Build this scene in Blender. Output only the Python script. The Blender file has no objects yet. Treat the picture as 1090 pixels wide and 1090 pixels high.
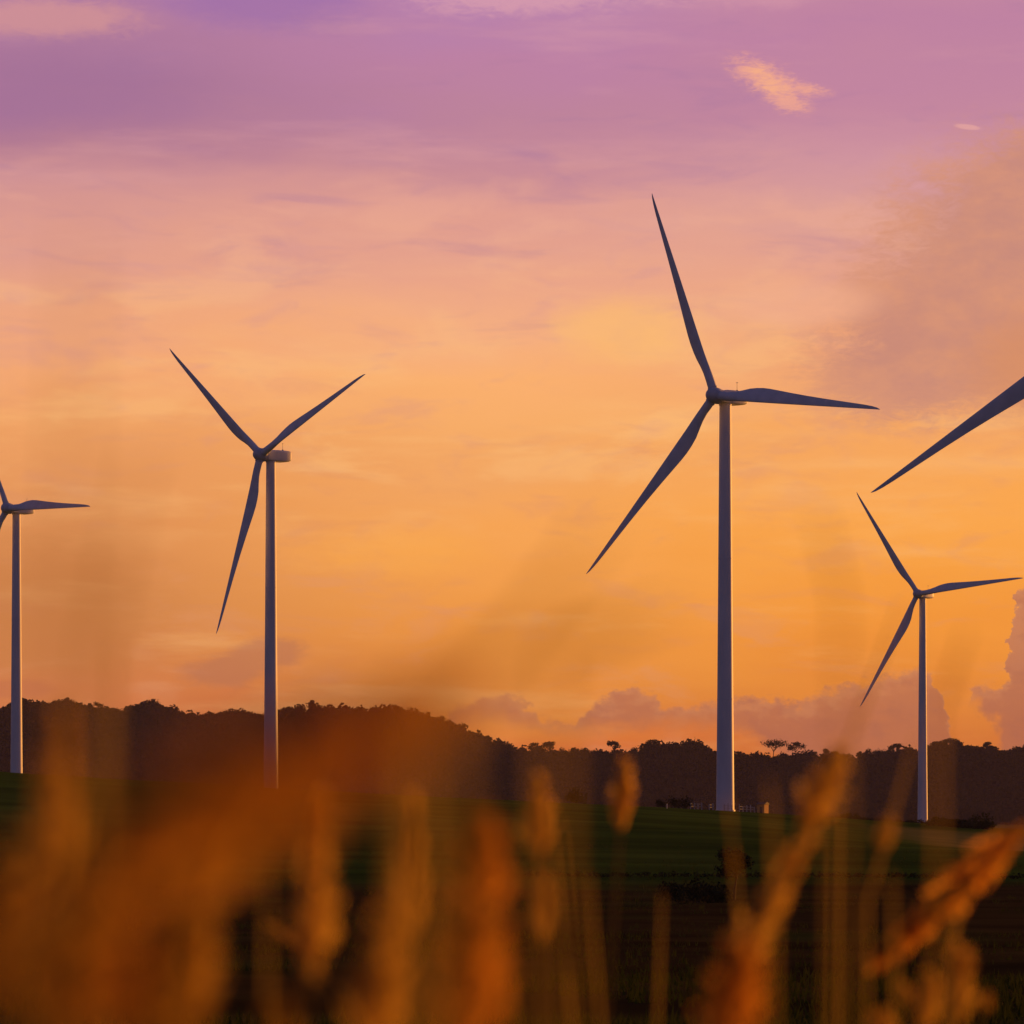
import bpy, bmesh, math, random
import numpy as np
from mathutils import Matrix, Vector, noise as mnoise

C = bpy.context.scene
COL = C.collection
F, HZ, CX = 3860.0, 860.0, 545.0        # focal length in photo pixels, horizon row, centre column
rng = np.random.default_rng(11)
random.seed(11)
rad = math.radians
SUN_AZ, SUN_EL = rad(47), rad(3.6)


def at(px, py, d):
    return Vector(((px - CX) * d / F, d, (HZ - py) * d / F))


# ------------------------------------------------------------------ helpers
def tag(o, label=None, cat=None, group=None, kind=None):
    if label: o['label'] = label
    if cat: o['category'] = cat
    if group: o['group'] = group
    if kind: o['kind'] = kind
    return o


def mesh_np(name, verts, faces, mat=None, smooth=False):
    me = bpy.data.meshes.new(name)
    me.from_pydata([tuple(v) for v in verts], [], [tuple(f) for f in faces])
    if mat: me.materials.append(mat)
    if smooth:
        me.polygons.foreach_set('use_smooth', [True] * len(me.polygons))
    me.update()
    return me


def obj(name, me, parent=None, mat=None):
    o = bpy.data.objects.new(name, me)
    COL.objects.link(o)
    if parent is not None: o.parent = parent
    if mat is not None: o.data.materials.append(mat)
    return o


def empty(name, loc, rz=0.0):
    o = bpy.data.objects.new(name, None)
    o.empty_display_size = 0.1
    o.location = loc
    o.rotation_euler = (0, 0, rz)
    COL.objects.link(o)
    return o


class MB:
    """collects shapes for ONE mesh"""
    def __init__(self): self.v, self.f = [], []

    def add(self, verts, faces):
        b = len(self.v)
        self.v += [tuple(p) for p in verts]
        self.f += [tuple(i + b for i in f) for f in faces]

    def box(self, c, s, rz=0.0):
        x, y, z = s[0] / 2, s[1] / 2, s[2] / 2
        R = Matrix.Rotation(rz, 3, 'Z')
        P = [Vector(c) + R @ Vector((a * x, b * y, e * z)) for a in (-1, 1) for b in (-1, 1) for e in (-1, 1)]
        self.add(P, [(0, 1, 3, 2), (4, 6, 7, 5), (0, 4, 5, 1), (2, 3, 7, 6), (0, 2, 6, 4), (1, 5, 7, 3)])

    def tube(self, pts, radii, n=8, caps=True):
        pts = [Vector(p) for p in pts]
        ring = []
        for i, p in enumerate(pts):
            t = (pts[min(i + 1, len(pts) - 1)] - pts[max(i - 1, 0)]).normalized()
            a = t.cross(Vector((0.31, 0.95, 0.05)))
            if a.length < 1e-3: a = t.cross(Vector((1, 0, 0)))
            a.normalize(); b = t.cross(a)
            ring += [p + (a * math.cos(2 * math.pi * k / n) + b * math.sin(2 * math.pi * k / n)) * radii[i] for k in range(n)]
        fs = []
        for i in range(len(pts) - 1):
            for k in range(n):
                fs.append((i * n + k, i * n + (k + 1) % n, (i + 1) * n + (k + 1) % n, (i + 1) * n + k))
        if caps:
            fs.append(tuple(range(n))[::-1]); fs.append(tuple((len(pts) - 1) * n + k for k in range(n)))
        self.add(ring, fs)

    def lathe(self, prof, n=32, axis='Z'):
        vs, fs = [], []
        for r, z in prof:
            for k in range(n):
                a = 2 * math.pi * k / n
                vs.append((r * math.cos(a), r * math.sin(a), z))
        for i in range(len(prof) - 1):
            for k in range(n):
                fs.append((i * n + k, i * n + (k + 1) % n, (i + 1) * n + (k + 1) % n, (i + 1) * n + k))
        fs.append(tuple(range(n))[::-1]); fs.append(tuple((len(prof) - 1) * n + k for k in range(n)))
        self.add(vs, fs)

    def mesh(self, name, mat=None, smooth=False):
        return mesh_np(name, self.v, self.f, mat, smooth)


# ------------------------------------------------------------------ materials
def nmat(name):
    m = bpy.data.materials.new(name)
    m.use_nodes = True
    nt = m.node_tree
    return m, nt, nt.nodes['Principled BSDF']


def noisy(name, c1, c2, scale, rough=0.8, detail=6, bump=0.0, stretch=(1, 1, 1), spec=0.3):
    m, nt, b = nmat(name)
    N, L = nt.nodes, nt.links
    tc = N.new('ShaderNodeTexCoord'); mp = N.new('ShaderNodeMapping'); mp.inputs['Scale'].default_value = stretch
    no = N.new('ShaderNodeTexNoise'); no.inputs['Scale'].default_value = scale; no.inputs['Detail'].default_value = detail
    L.new(tc.outputs['Object'], mp.inputs[0]); L.new(mp.outputs[0], no.inputs['Vector'])
    r = N.new('ShaderNodeValToRGB')
    r.color_ramp.elements[0].position = 0.35; r.color_ramp.elements[0].color = (*c1, 1)
    r.color_ramp.elements[1].position = 0.68; r.color_ramp.elements[1].color = (*c2, 1)
    L.new(no.outputs[0], r.inputs[0]); L.new(r.outputs[0], b.inputs['Base Color'])
    b.inputs['Roughness'].default_value = rough
    b.inputs['Specular IOR Level'].default_value = spec
    if bump:
        bp = N.new('ShaderNodeBump'); bp.inputs['Strength'].default_value = bump
        L.new(no.outputs[0], bp.inputs['Height']); L.new(bp.outputs[0], b.inputs['Normal'])
    return m


def leafy(name, c1, c2, scale, trans, tcol):
    """diffuse + light coming through from behind, colour varied by noise"""
    m = noisy(name, c1, c2, scale, 0.75, 4, 0, spec=0.0)
    nt = m.node_tree; N, L = nt.nodes, nt.links
    b = N['Principled BSDF']; out = N['Material Output']
    t = N.new('ShaderNodeBsdfTranslucent'); t.inputs[0].default_value = (*tcol, 1)
    mx = N.new('ShaderNodeMixShader'); mx.inputs[0].default_value = trans
    L.new(b.outputs[0], mx.inputs[1]); L.new(t.outputs[0], mx.inputs[2]); L.new(mx.outputs[0], out.inputs[0])
    return m


M = {}
M['paint'] = noisy('turbine_paint', (0.68, 0.68, 0.69), (0.80, 0.80, 0.80), 0.35, 0.55, 7, 0, (1, 1, 0.25), spec=0.3)
M['paint_dark'] = noisy('turbine_hub_paint', (0.55, 0.55, 0.57), (0.68, 0.68, 0.69), 0.8, 0.45)
M['steel'] = noisy('galvanised_steel', (0.25, 0.25, 0.26), (0.35, 0.35, 0.36), 4, 0.5)
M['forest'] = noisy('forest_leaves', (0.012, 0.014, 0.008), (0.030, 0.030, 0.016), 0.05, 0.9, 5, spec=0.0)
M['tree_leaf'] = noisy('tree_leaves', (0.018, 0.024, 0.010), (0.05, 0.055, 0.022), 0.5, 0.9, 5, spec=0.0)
M['bark'] = noisy('bark', (0.03, 0.022, 0.016), (0.06, 0.045, 0.032), 3, 0.9)
M['concrete'] = noisy('concrete', (0.22, 0.21, 0.20), (0.32, 0.31, 0.29), 1.5, 0.9)
M['post'] = noisy('pale_post', (0.45, 0.43, 0.40), (0.6, 0.58, 0.55), 3, 0.7)
M['hut_wall'] = noisy('hut_wall_paint', (0.75, 0.34, 0.10), (0.82, 0.40, 0.13), 2, 0.7)
M['hut_roof'] = noisy('hut_roof_sheet', (0.08, 0.06, 0.05), (0.13, 0.09, 0.07), 2, 0.6)
M['stalk'] = leafy('grass_stalk', (0.20, 0.15, 0.04), (0.30, 0.20, 0.06), 8, 0.35, (0.45, 0.30, 0.06))
M['leaf'] = leafy('grass_leaf', (0.09, 0.08, 0.02), (0.22, 0.14, 0.04), 6, 0.45, (0.40, 0.26, 0.05))
M['plume'] = leafy('grass_plume_straw', (0.52, 0.32, 0.07), (0.68, 0.44, 0.11), 25, 0.6, (0.86, 0.55, 0.09))
M['plume_red'] = leafy('grass_plume_russet', (0.46, 0.22, 0.045), (0.62, 0.31, 0.06), 25, 0.6, (0.84, 0.42, 0.05))
M['plume_shaded'] = leafy('grass_plume_shaded', (0.36, 0.20, 0.04), (0.52, 0.32, 0.06), 25, 0.55, (0.66, 0.38, 0.05))  # darker plume copy: shade on the left grass heads put into the colour
M['tuft'] = leafy('field_grass_blades', (0.025, 0.046, 0.007), (0.055, 0.068, 0.014), 0.05, 0.2, (0.055, 0.062, 0.01))


def ground_material():
    m, nt, b = nmat('field_ground')
    N, L = nt.nodes, nt.links
    geo = N.new('ShaderNodeNewGeometry'); sep = N.new('ShaderNodeSeparateXYZ'); L.new(geo.outputs['Position'], sep.inputs[0])

    def noise(scale, detail=6, stretch=(1, 1, 1)):
        mp = N.new('ShaderNodeMapping'); mp.inputs['Scale'].default_value = stretch
        n = N.new('ShaderNodeTexNoise'); n.inputs['Scale'].default_value = scale; n.inputs['Detail'].default_value = detail
        L.new(geo.outputs['Position'], mp.inputs[0]); L.new(mp.outputs[0], n.inputs['Vector']); return n.outputs[0]

    def math_(op, a, b_=0.0, c=0.0):
        n = N.new('ShaderNodeMath'); n.operation = op
        for i, v in enumerate((a, b_, c)):
            if isinstance(v, (int, float)): n.inputs[i].default_value = v
            else: L.new(v, n.inputs[i])
        return n.outputs[0]

    def ramp(fac, stops):
        r = N.new('ShaderNodeValToRGB'); e = r.color_ramp.elements
        while len(e) < len(stops): e.new(0.5)
        for el, (p, c) in zip(e, stops): el.position = p; el.color = (*c, 1)
        L.new(fac, r.inputs[0]); return r.outputs[0]

    def mix(fac, a, b_):
        n = N.new('ShaderNodeMix'); n.data_type = 'RGBA'
        L.new(fac, n.inputs['Factor']); L.new(a, n.inputs['A']); L.new(b_, n.inputs['B']); return n.outputs['Result']

    def smooth(v, lo, hi):
        n = N.new('ShaderNodeMapRange'); n.interpolation_type = 'SMOOTHSTEP'
        n.inputs['From Min'].default_value = lo; n.inputs['From Max'].default_value = hi
        L.new(v, n.inputs[0]); return n.outputs[0]
    green = ramp(noise(0.02, 8, (1, .35, 1)), [(0.3, (0.034, 0.066, 0.008)), (0.5, (0.054, 0.096, 0.012)), (0.7, (0.086, 0.125, 0.018))])
    soil = ramp(noise(0.06, 9, (1, .5, 1)), [(0.3, (0.024, 0.018, 0.008)), (0.52, (0.055, 0.036, 0.012)), (0.7, (0.050, 0.056, 0.011))])
    wob = math_('ADD', sep.outputs['Y'], math_('MULTIPLY', noise(0.012, 4), 60))
    base = mix(smooth(wob, 335, 375), soil, green)
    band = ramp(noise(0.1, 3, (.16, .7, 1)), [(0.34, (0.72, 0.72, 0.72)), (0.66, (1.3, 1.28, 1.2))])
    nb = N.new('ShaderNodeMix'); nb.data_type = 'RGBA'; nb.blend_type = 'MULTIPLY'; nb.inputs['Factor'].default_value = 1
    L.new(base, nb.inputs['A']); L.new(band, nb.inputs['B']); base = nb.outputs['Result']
    verge = ramp(noise(0.5, 6), [(0.3, (0.07, 0.085, 0.015)), (0.7, (0.15, 0.14, 0.03))])
    base = mix(smooth(sep.outputs['Y'], 78, 56), base, verge)
    # a paler cut strip across the far right of the field
    strip = math_('MULTIPLY', smooth(sep.outputs['X'], 60, 75), math_('MULTIPLY', smooth(sep.outputs['Y'], 560, 600), smooth(sep.outputs['Y'], 690, 660)))
    dry = ramp(noise(0.08, 6), [(0.3, (0.13, 0.13, 0.03)), (0.7, (0.24, 0.19, 0.05))])
    base = mix(strip, base, dry)
    L.new(base, b.inputs['Base Color']); b.inputs['Roughness'].default_value = 0.95
    b.inputs['Specular IOR Level'].default_value = 0.0
    bp = N.new('ShaderNodeBump'); bp.inputs['Strength'].default_value = 0.4; bp.inputs['Distance'].default_value = 0.1
    L.new(noise(1.2, 8), bp.inputs['Height']); L.new(bp.outputs[0], b.inputs['Normal'])
    return m


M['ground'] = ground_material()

# ------------------------------------------------------------------ turbine layout
H_HUB, OVER, TILT, R_BL, CONE = 82.3, 3.2, rad(5), 45.0, rad(5)
#            hub px, hub py, rotor radius in px, yaw, blade angle (anticlockwise from the right, seen from upwind)
TURB = [
    (8, 541, 165, 46, -3.5, 'wind turbine at the left edge with one blade pointing right and the others cut off'),
    (277.5, 484, 196.8, 47, 140.2, 'wind turbine left of centre with two blades raised in a V and one hanging down'),
    (761, 421, 241.5, 43, 231.3, 'tallest wind turbine right of centre with one blade straight out to the right'),
    (977, 632, 135.5, 38, 124.2, 'smallest and farthest wind turbine on the right, beyond the field hedge'),
    (1158.5, 356, 305, 43, 211.5, 'nearest wind turbine, only one long blade tip reaching in from the right edge'),
]


def hub_world(t):
    D = R_BL * F / t[2]
    return Vector(((t[0] - CX) * D / F, D, (HZ - t[1]) * D / F))


def base_world(t):
    h = hub_world(t); y = rad(t[3])
    return h - Matrix.Rotation(-y, 3, 'Z') @ Vector((0, -OVER, 0)) - Vector((0, 0, H_HUB))


BASES = [base_world(t) for t in TURB]

# ------------------------------------------------------------------ terrain
PY = np.array([-50, 3, 12, 30, 60, 120, 200, 290, 350, 430, 520, 620, 700, 760, 900, 1300, 1800, 6000.])
PZ = np.array([-1.6, -1.6, -1.75, -2.3, -3.75, -5.6, -6.9, -7.3, -6.6, -5.0, -3.2, -1.6, -0.7, -0.8, -1.4, -2.2, -2.6, -3.])


def base_h(x, y):
    x = np.asarray(x, float); y = np.asarray(y, float)
    z = np.interp(y, PY, PZ)
    # the land tilts: it climbs gently to the left and falls away to the right
    w = np.clip((y - 380) / 340, 0, 1); w = w * w * (3 - 2 * w)
    z = z - w * np.clip(x - 38, -330, 240) * 0.055
    z = z + np.sin(x * 0.021 + y * 0.006) * 0.25 * np.clip((y - 30) / 200, 0, 1)
    return z


_res = []
_K = np.array([[math.exp(-((a.x - b.x) ** 2 / 45 ** 2 + (a.y - b.y) ** 2 / 100 ** 2)) for b in BASES] for a in BASES])
_r = np.array([b.z - 0.05 - float(base_h(b.x, b.y)) for b in BASES])
_w = np.linalg.solve(_K + 1e-6 * np.eye(len(BASES)), _r)


def ground_h(x, y):
    z = base_h(x, y)
    for b, w in zip(BASES, _w):
        z = z + w * np.exp(-((np.asarray(x) - b.x) ** 2 / 45 ** 2 + (np.asarray(y) - b.y) ** 2 / 100 ** 2))
    return z


print('bases', [tuple(round(v, 1) for v in b) for b in BASES], _r.round(1))


def build_ground():
    az = sorted(set(list(np.radians(np.arange(-16, 16.01, 0.25))) + list(np.radians(np.arange(16, 344, 6.0)))))
    rr = np.concatenate([[0.6, 1.2, 2, 3, 4.5], np.geomspace(6, 400, 70), np.linspace(410, 1500, 90), np.geomspace(1560, 5000, 24)])
    na, nr = len(az), len(rr)
    A, Rr = np.meshgrid(np.array(az), rr)
    X, Y = Rr * np.sin(A), Rr * np.cos(A)
    Z = ground_h(X, Y)
    for i in range(nr):
        if 20 < rr[i] < 1200:
            for j in range(na):
                Z[i, j] += 0.18 * mnoise.noise(Vector((X[i, j] * .09, Y[i, j] * .05, 3.3))) * min(1, (rr[i] - 20) / 60)
    V = [(0, 0, -1.6)] + list(zip(X.ravel(), Y.ravel(), Z.ravel()))
    Fc = []
    for j in range(na): Fc.append((0, 1 + (j + 1) % na, 1 + j))
    for i in range(nr - 1):
        for j in range(na):
            a = 1 + i * na + j; b = 1 + i * na + (j + 1) % na
            Fc.append((a, b, b + na, a + na))
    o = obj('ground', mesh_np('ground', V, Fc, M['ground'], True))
    tag(o, kind='structure')


build_ground()

# ------------------------------------------------------------------ hills and forest
SKX = [-400, -150, 0, 20, 60, 100, 130, 150, 168, 190, 220, 250, 280, 292, 340, 380, 420, 450, 480, 500, 520, 545, 560, 600, 650, 680, 700, 720, 745, 762, 790, 850, 900, 930, 980, 1000, 1020, 1048, 1062, 1090, 1250, 1500]
SKY = [770, 752, 750, 744, 743, 748, 752, 746, 745, 755, 758, 753, 757, 751, 752, 749, 751, 757, 768, 778, 783, 791, 795, 795, 796, 795, 791, 788, 790, 797, 801, 799, 802, 798, 797, 789, 787, 792, 798, 791, 800, 800]
K = 1.6
YC, YF = 4000.0, 3480.0


def crest(x):       # bare crest height (trees stand on it)
    row = np.interp(np.asarray(x) * F / YC + CX, SKX, SKY)
    return (HZ - row) * YC / F - 12.5 * K


def hill_h(x, y):
    c = crest(x)
    t = np.clip((np.asarray(y) - YF) / (YC - YF), 0, 1)
    s = t * t * (3 - 2 * t)
    back = np.clip((np.asarray(y) - YC) / 1400, 0, 1)
    base = -4 - np.clip(np.asarray(x) - 38, -330, 240) * 0.055
    return base + (c - base) * (0.35 * t + 0.65 * s) * (1 - back ** 1.5)


def build_hills():
    xs = np.arange(-1500, 1501, 20.0); ys = np.concatenate([np.arange(YF - 90, YC + 90, 25.0), np.linspace(YC + 110, YC + 1400, 14)])
    X, Y = np.meshgrid(xs, ys); Z = hill_h(X, Y)
    Z[0, :] -= 6; Z[-1, :] -= 10
    n = len(xs)
    fs = [(i * n + j, i * n + j + 1, (i + 1) * n + j + 1, (i + 1) * n + j) for i in range(len(ys) - 1) for j in range(n - 1)]
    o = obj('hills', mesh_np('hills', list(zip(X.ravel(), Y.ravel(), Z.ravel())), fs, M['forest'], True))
    tag(o, kind='structure')


build_hills()


def leaf_cloud(centers, radii, n, size, seed, jit=0.13, fill=0.35):
    """leaf-clump quads spread through a set of ellipsoid lobes -> (verts, faces)"""
    g = np.random.default_rng(seed)
    V, Fc = [], []
    tot = sum(r[0] * r[1] for r in radii)
    for c, r in zip(centers, radii):
        k = max(6, int(n * r[0] * r[1] / tot))
        d = g.normal(size=(k, 3)); d /= np.linalg.norm(d, axis=1)[:, None]
        rr = (1 - fill * g.random(k) ** 1.5)[:, None]
        p = np.array(c) + d * rr * np.array(r) * (1 + jit * g.normal(size=(k, 1)))
        for i in range(k):
            nrm = d[i] + g.normal(size=3) * 0.7; nrm /= np.linalg.norm(nrm)
            a = np.cross(nrm, g.normal(size=3)); a /= np.linalg.norm(a); b = np.cross(nrm, a)
            s = size * g.uniform(0.6, 1.35); s2 = s * g.uniform(0.5, 0.9)
            q = len(V)
            V += [p[i] - a * s, p[i] - b * s2, p[i] + a * s, p[i] + b * s2 * g.uniform(.6, 1)]
            Fc.append((q, q + 1, q + 2, q + 3))
    return V, Fc


def forest_protos():
    out = []
    for s in range(6):
        g = np.random.default_rng(100 + s)
        cs, rs = [(0, 0, 7.5)], [(3.6, 3.6, 3.8)]
        for k in range(g.integers(3, 6)):
            a = g.uniform(0, 6.28); q = g.uniform(1.2, 3.2)
            cs.append((q * math.cos(a), q * math.sin(a), g.uniform(6, 10.5))); w = g.uniform(1.4, 2.5); rs.append((w, w, w * .75))
        V, Fc = leaf_cloud(cs, rs, 110, 0.95, 200 + s, jit=.05)
        # dark inner mass so the wood is not see-through
        bm = bmesh.new(); bmesh.ops.create_icosphere(bm, subdivisions=1, radius=1)
        b = len(V); bm.verts.ensure_lookup_table()
        for v in bm.verts: V.append(np.array((v.co.x * 3.4, v.co.y * 3.4, 5.2 + v.co.z * 5.0)))
        Fc += [tuple(b + v.index for v in f.verts) for f in bm.faces]; bm.free()
        out.append((np.array(V), Fc))
    return out


def build_forest():
    P = forest_protos()
    VV, FF, n = [], [], 0
    for y in np.arange(YF - 25, YC + 60, 8.5 * K):
        for x in np.arange(-830, 830, 7.0 * K):
            xx, yy = x + rng.uniform(-5, 5), y + rng.uniform(-5, 5)
            V, Fc = P[rng.integers(6)]
            big = mnoise.noise(Vector((xx * 0.028, yy * 0.028, 1.7)))
            s = (rng.uniform(0.70, 1.08) + 0.42 * big) * K
            a = rng.uniform(0, 6.28); ca, sa = math.cos(a), math.sin(a)
            W = np.stack([(V[:, 0] * ca - V[:, 1] * sa), (V[:, 0] * sa + V[:, 1] * ca), V[:, 2] * rng.uniform(.88, 1.1)], 1) * s
            W += np.array((xx, yy, float(hill_h(xx, yy))))
            VV.append(W); FF += [tuple(i + n for i in f) for f in Fc]; n += len(W)
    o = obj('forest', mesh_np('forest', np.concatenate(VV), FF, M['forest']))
    tag(o, 'dark hazy forest covering the ridge behind the wind turbines', 'forest', kind='stuff')


build_forest()


# ------------------------------------------------------------------ single trees and bushes
def make_tree(name, loc, h, w, kind, seed, label, cat='tree', group=None, leaf=0.55, nleaf=420):
    """kind: umbrella (flat top on bare limbs), round, dome"""
    g = np.random.default_rng(seed)
    root = empty(name, loc)
    tag(root, label, cat, group)
    tr = MB(); cs, rs = [], []
    lean = g.uniform(-.05, .05) * h
    if kind == 'umbrella':
        fork = h * 0.62
        tr.tube([(0, 0, -0.6), (lean * .4, 0, fork * .5), (lean, 0, fork)], [h * .022, h * .017, h * .013], 7)
        nl = 6
        for k in range(nl):
            a = 2 * math.pi * k / nl + g.uniform(-.4, .4); q = w * g.uniform(.22, .42); z = h * g.uniform(.72, .93)
            e = (lean + q * math.cos(a), q * math.sin(a), z)
            tr.tube([(lean, 0, fork), (lean + q * .45 * math.cos(a), q * .45 * math.sin(a), fork + (z - fork) * .62), e], [h * .010, h * .007, h * .004], 5)
            cs.append(e); r = w * g.uniform(.13, .22); rs.append((r * 1.35, r * 1.35, r * .85))
        cs.append((lean, 0, h * .92)); rs.append((w * .30, w * .30, w * .13))
    else:
        fork = h * (0.42 if kind == 'round' else 0.3)
        tr.tube([(0, 0, -0.5), (lean * .4, 0, fork * .55), (lean, 0, fork), (lean * 1.2, 0, h * .75)], [h * .03, h * .024, h * .018, h * .008], 7)
        for k in range(9):
            a = 2 * math.pi * k / 9 + g.uniform(-.4, .4); q = w * g.uniform(.1, .34); z = h * g.uniform(.5, .88)
            e = (lean + q * math.cos(a), q * math.sin(a), z)
            tr.tube([(lean, 0, fork), e], [h * .012, h * .004], 5)
            cs.append(e); r = w * g.uniform(.16, .26); rs.append((r, r, r * .8))
    obj('trunk', tr.mesh('trunk', M['bark'], True), root)
    V, Fc = leaf_cloud(cs, rs, nleaf, leaf, seed + 7, fill=.7)
    obj('crown', mesh_np('crown', V, Fc, M['tree_leaf']), root)
    return root


def make_bush(loc, w, d, h, seed, label, cat='bush', name='bush', group=None, leaf=0.22, n=500):
    g = np.random.default_rng(seed)
    root = empty(name, loc); tag(root, label, cat, group)
    cs, rs = [], []
    for k in range(max(5, int(w / max(h, .1) * 4))):
        x, y = g.uniform(-.4, .4) * w, g.uniform(-.35, .35) * d; st = MB()
        z = h * g.uniform(.3, .66) * (1 - .5 * abs(2 * x / w))
        cs.append((x, y, z)); r = h * g.uniform(.25, .42); rs.append((r * 1.3, r * 1.3, r))
        st.tube([(x * .5, y * .5, -.2), (x, y, z)], [h * .03, h * .01], 5)
        obj('stem', st.mesh('stem', M['bark']), root)
    V, Fc = leaf_cloud(cs, rs, n, leaf, seed + 3, fill=.6)
    obj('foliage', mesh_np('foliage', V, Fc, M['tree_leaf']), root)
    return root


SK = 'trees standing above the forest ridge'
sky_trees = [   # px, top row, crown width px, kind, label
    (570, 787, 16, 'umbrella', 'small flat topped tree where the left hill meets the low ridge, left of a pair'),
    (583, 786, 17, 'umbrella', 'flat topped tree at the foot of the hill, right of its twin'),
    (654, 785, 14, 'umbrella', 'slim tree rising from the ridge above the smaller upright grass plume'),
    (694, 784, 19, 'umbrella', 'spreading open tree on the ridge midway between centre and the tallest tower'),
    (740, 784, 30, 'dome', 'broad domed tree on the ridge immediately left of the tallest tower'),
    (823, 785, 28, 'umbrella', 'wide dark umbrella tree on the ridge right of the tallest tower'),
    (849, 786, 17, 'umbrella', 'lone small umbrella tree with a bare trunk, next right of the wide one'),
    (880, 792, 12, 'dome', 'low rounded treetop on the ridge just left of the leaning plume'),
    (932, 792, 20, 'dome', 'rounded treetop on the ridge under the low hanging blade of the smallest turbine'),
    (955, 788, 16, 'umbrella', 'thin flat treetop on the ridge just left of the smallest turbine tower'),
    (1003, 787, 12, 'umbrella', 'small reddish lit treetop touching the right side of the smallest tower'),
    (1012, 783, 18, 'umbrella', 'tall wispy tree on the left shoulder of the right hand treetop mound'),
    (1052, 786, 13, 'umbrella', 'thin wispy treetop at the right end of the treetop mound'),
    (105, 742, 14, 'dome', 'bushy treetop on the left hill just left of the dip in its skyline'),
    (158, 742, 26, 'dome', 'broad rounded treetop on the left hill right of the dip in its skyline'),
    (299, 748, 10, 'dome', 'dark treetop on the left hill touching the right side of the V bladed turbine tower'),
    (263, 751, 12, 'dome', 'treetop on the left hill just left of the V bladed turbine tower'),
    (516, 776, 9, 'dome', 'knobbly treetop halfway down the right slope of the left hill'),
]
for i, (px, top, wpx, kind, lab) in enumerate(sky_trees):
    x = (px - CX) * YC / F
    g0 = float(hill_h(x, YC + 10))
    ztop = (HZ - top) * YC / F
    make_tree('skyline_tree', (x, YC + 10, g0), max(16, ztop - g0 - 3.5), wpx * YC / F, kind, 400 + i, lab, 'tree', SK, leaf=.95, nleaf=620 if kind == 'umbrella' else 480)


def on_ground(px, d):
    x = (px - CX) * d / F
    return Vector((x, d, float(ground_h(x, d))))


p = on_ground(781, 272)
make_tree('round_tree', p, 4.1, 3.0, 'round', 501, 'small dark round headed tree standing alone in the field below the tallest turbine', leaf=.13, nleaf=1500)
make_bush(on_ground(738, 262), 6.4, 3.0, 2.0, 502, 'low dark spreading thicket beside the round headed tree in the field', leaf=.12, n=1800)
make_bush(on_ground(716, 712), 1.9, 1.6, 2.6, 503, 'upright dark bush nearer the fence left of the tallest tower base', leaf=.2, n=260)
make_bush(on_ground(729, 713), 1.9, 1.6, 2.7, 504, 'upright dark bush touching the fence left of the tallest tower base', leaf=.2, n=260)
make_bush(on_ground(701, 708), 2.6, 1.6, 1.6, 505, 'low dark bush, leftmost of three by the tallest tower base', leaf=.2, n=240)
make_bush(on_ground(611, 760), 3.6, 3.0, 3.4, 506, 'rounded olive bush at the field edge left of the upright plume', leaf=.25, n=500)
make_bush(on_ground(1042, 840), 3.0, 2.5, 4.6, 507, 'dark upright bush above the hedge at the far right of the field', leaf=.28, n=420)
make_bush(on_ground(905, 800), 4.5, 3.0, 2.0, 508, 'low dark bush at the field edge behind the leaning plume', leaf=.25, n=420)


def hedge(x0, x1, d, h, w, seed, label, n):
    a, b = on_ground(x0, d), on_ground(x1, d)
    g = np.random.default_rng(seed)
    mid = (a + b) / 2; L = (b - a).length
    cs, rs = [], []
    for k in range(int(L / (h * .55))):
        x = a.x - mid.x + (b.x - a.x) * (k + g.uniform(0, 1)) / int(L / (h * .55))
        z = float(ground_h(mid.x + x, d)) - mid.z
        hh = h * g.uniform(.55, 1.0)
        cs.append((x, g.uniform(-.3, .3) * w, z + hh * .45)); rs.append((hh * .75, w * .5, hh * .5))
    V, Fc = leaf_cloud(cs, rs, n, h * .16, seed, fill=.6)
    o = obj('hedge', mesh_np('hedge', V, Fc, M['tree_leaf'])); o.location = mid
    tag(o, label, 'hedge')


hedge(985, 1056, 700, 2.0, 2.4, 601, 'short dark hedge below the smallest turbine at the right', 1500)
hedge(868, 985, 930, 2.2, 2.4, 602, 'long low dark hedge left of the smallest turbine base', 1500)
hedge(-60, 360, 905, 1.7, 3.0, 603, 'dark hedge along the foot of the left hill behind the blurred grass', 2600)
hedge(360, 600, 860, 1.3, 2.2, 605, 'low hedge crossing behind the upright plumes at the centre', 1500)
hedge(560, 1130, 342, 0.65, 0.7, 604, 'thin dark hedge line crossing the field between green grass and brown soil', 3600)


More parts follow.
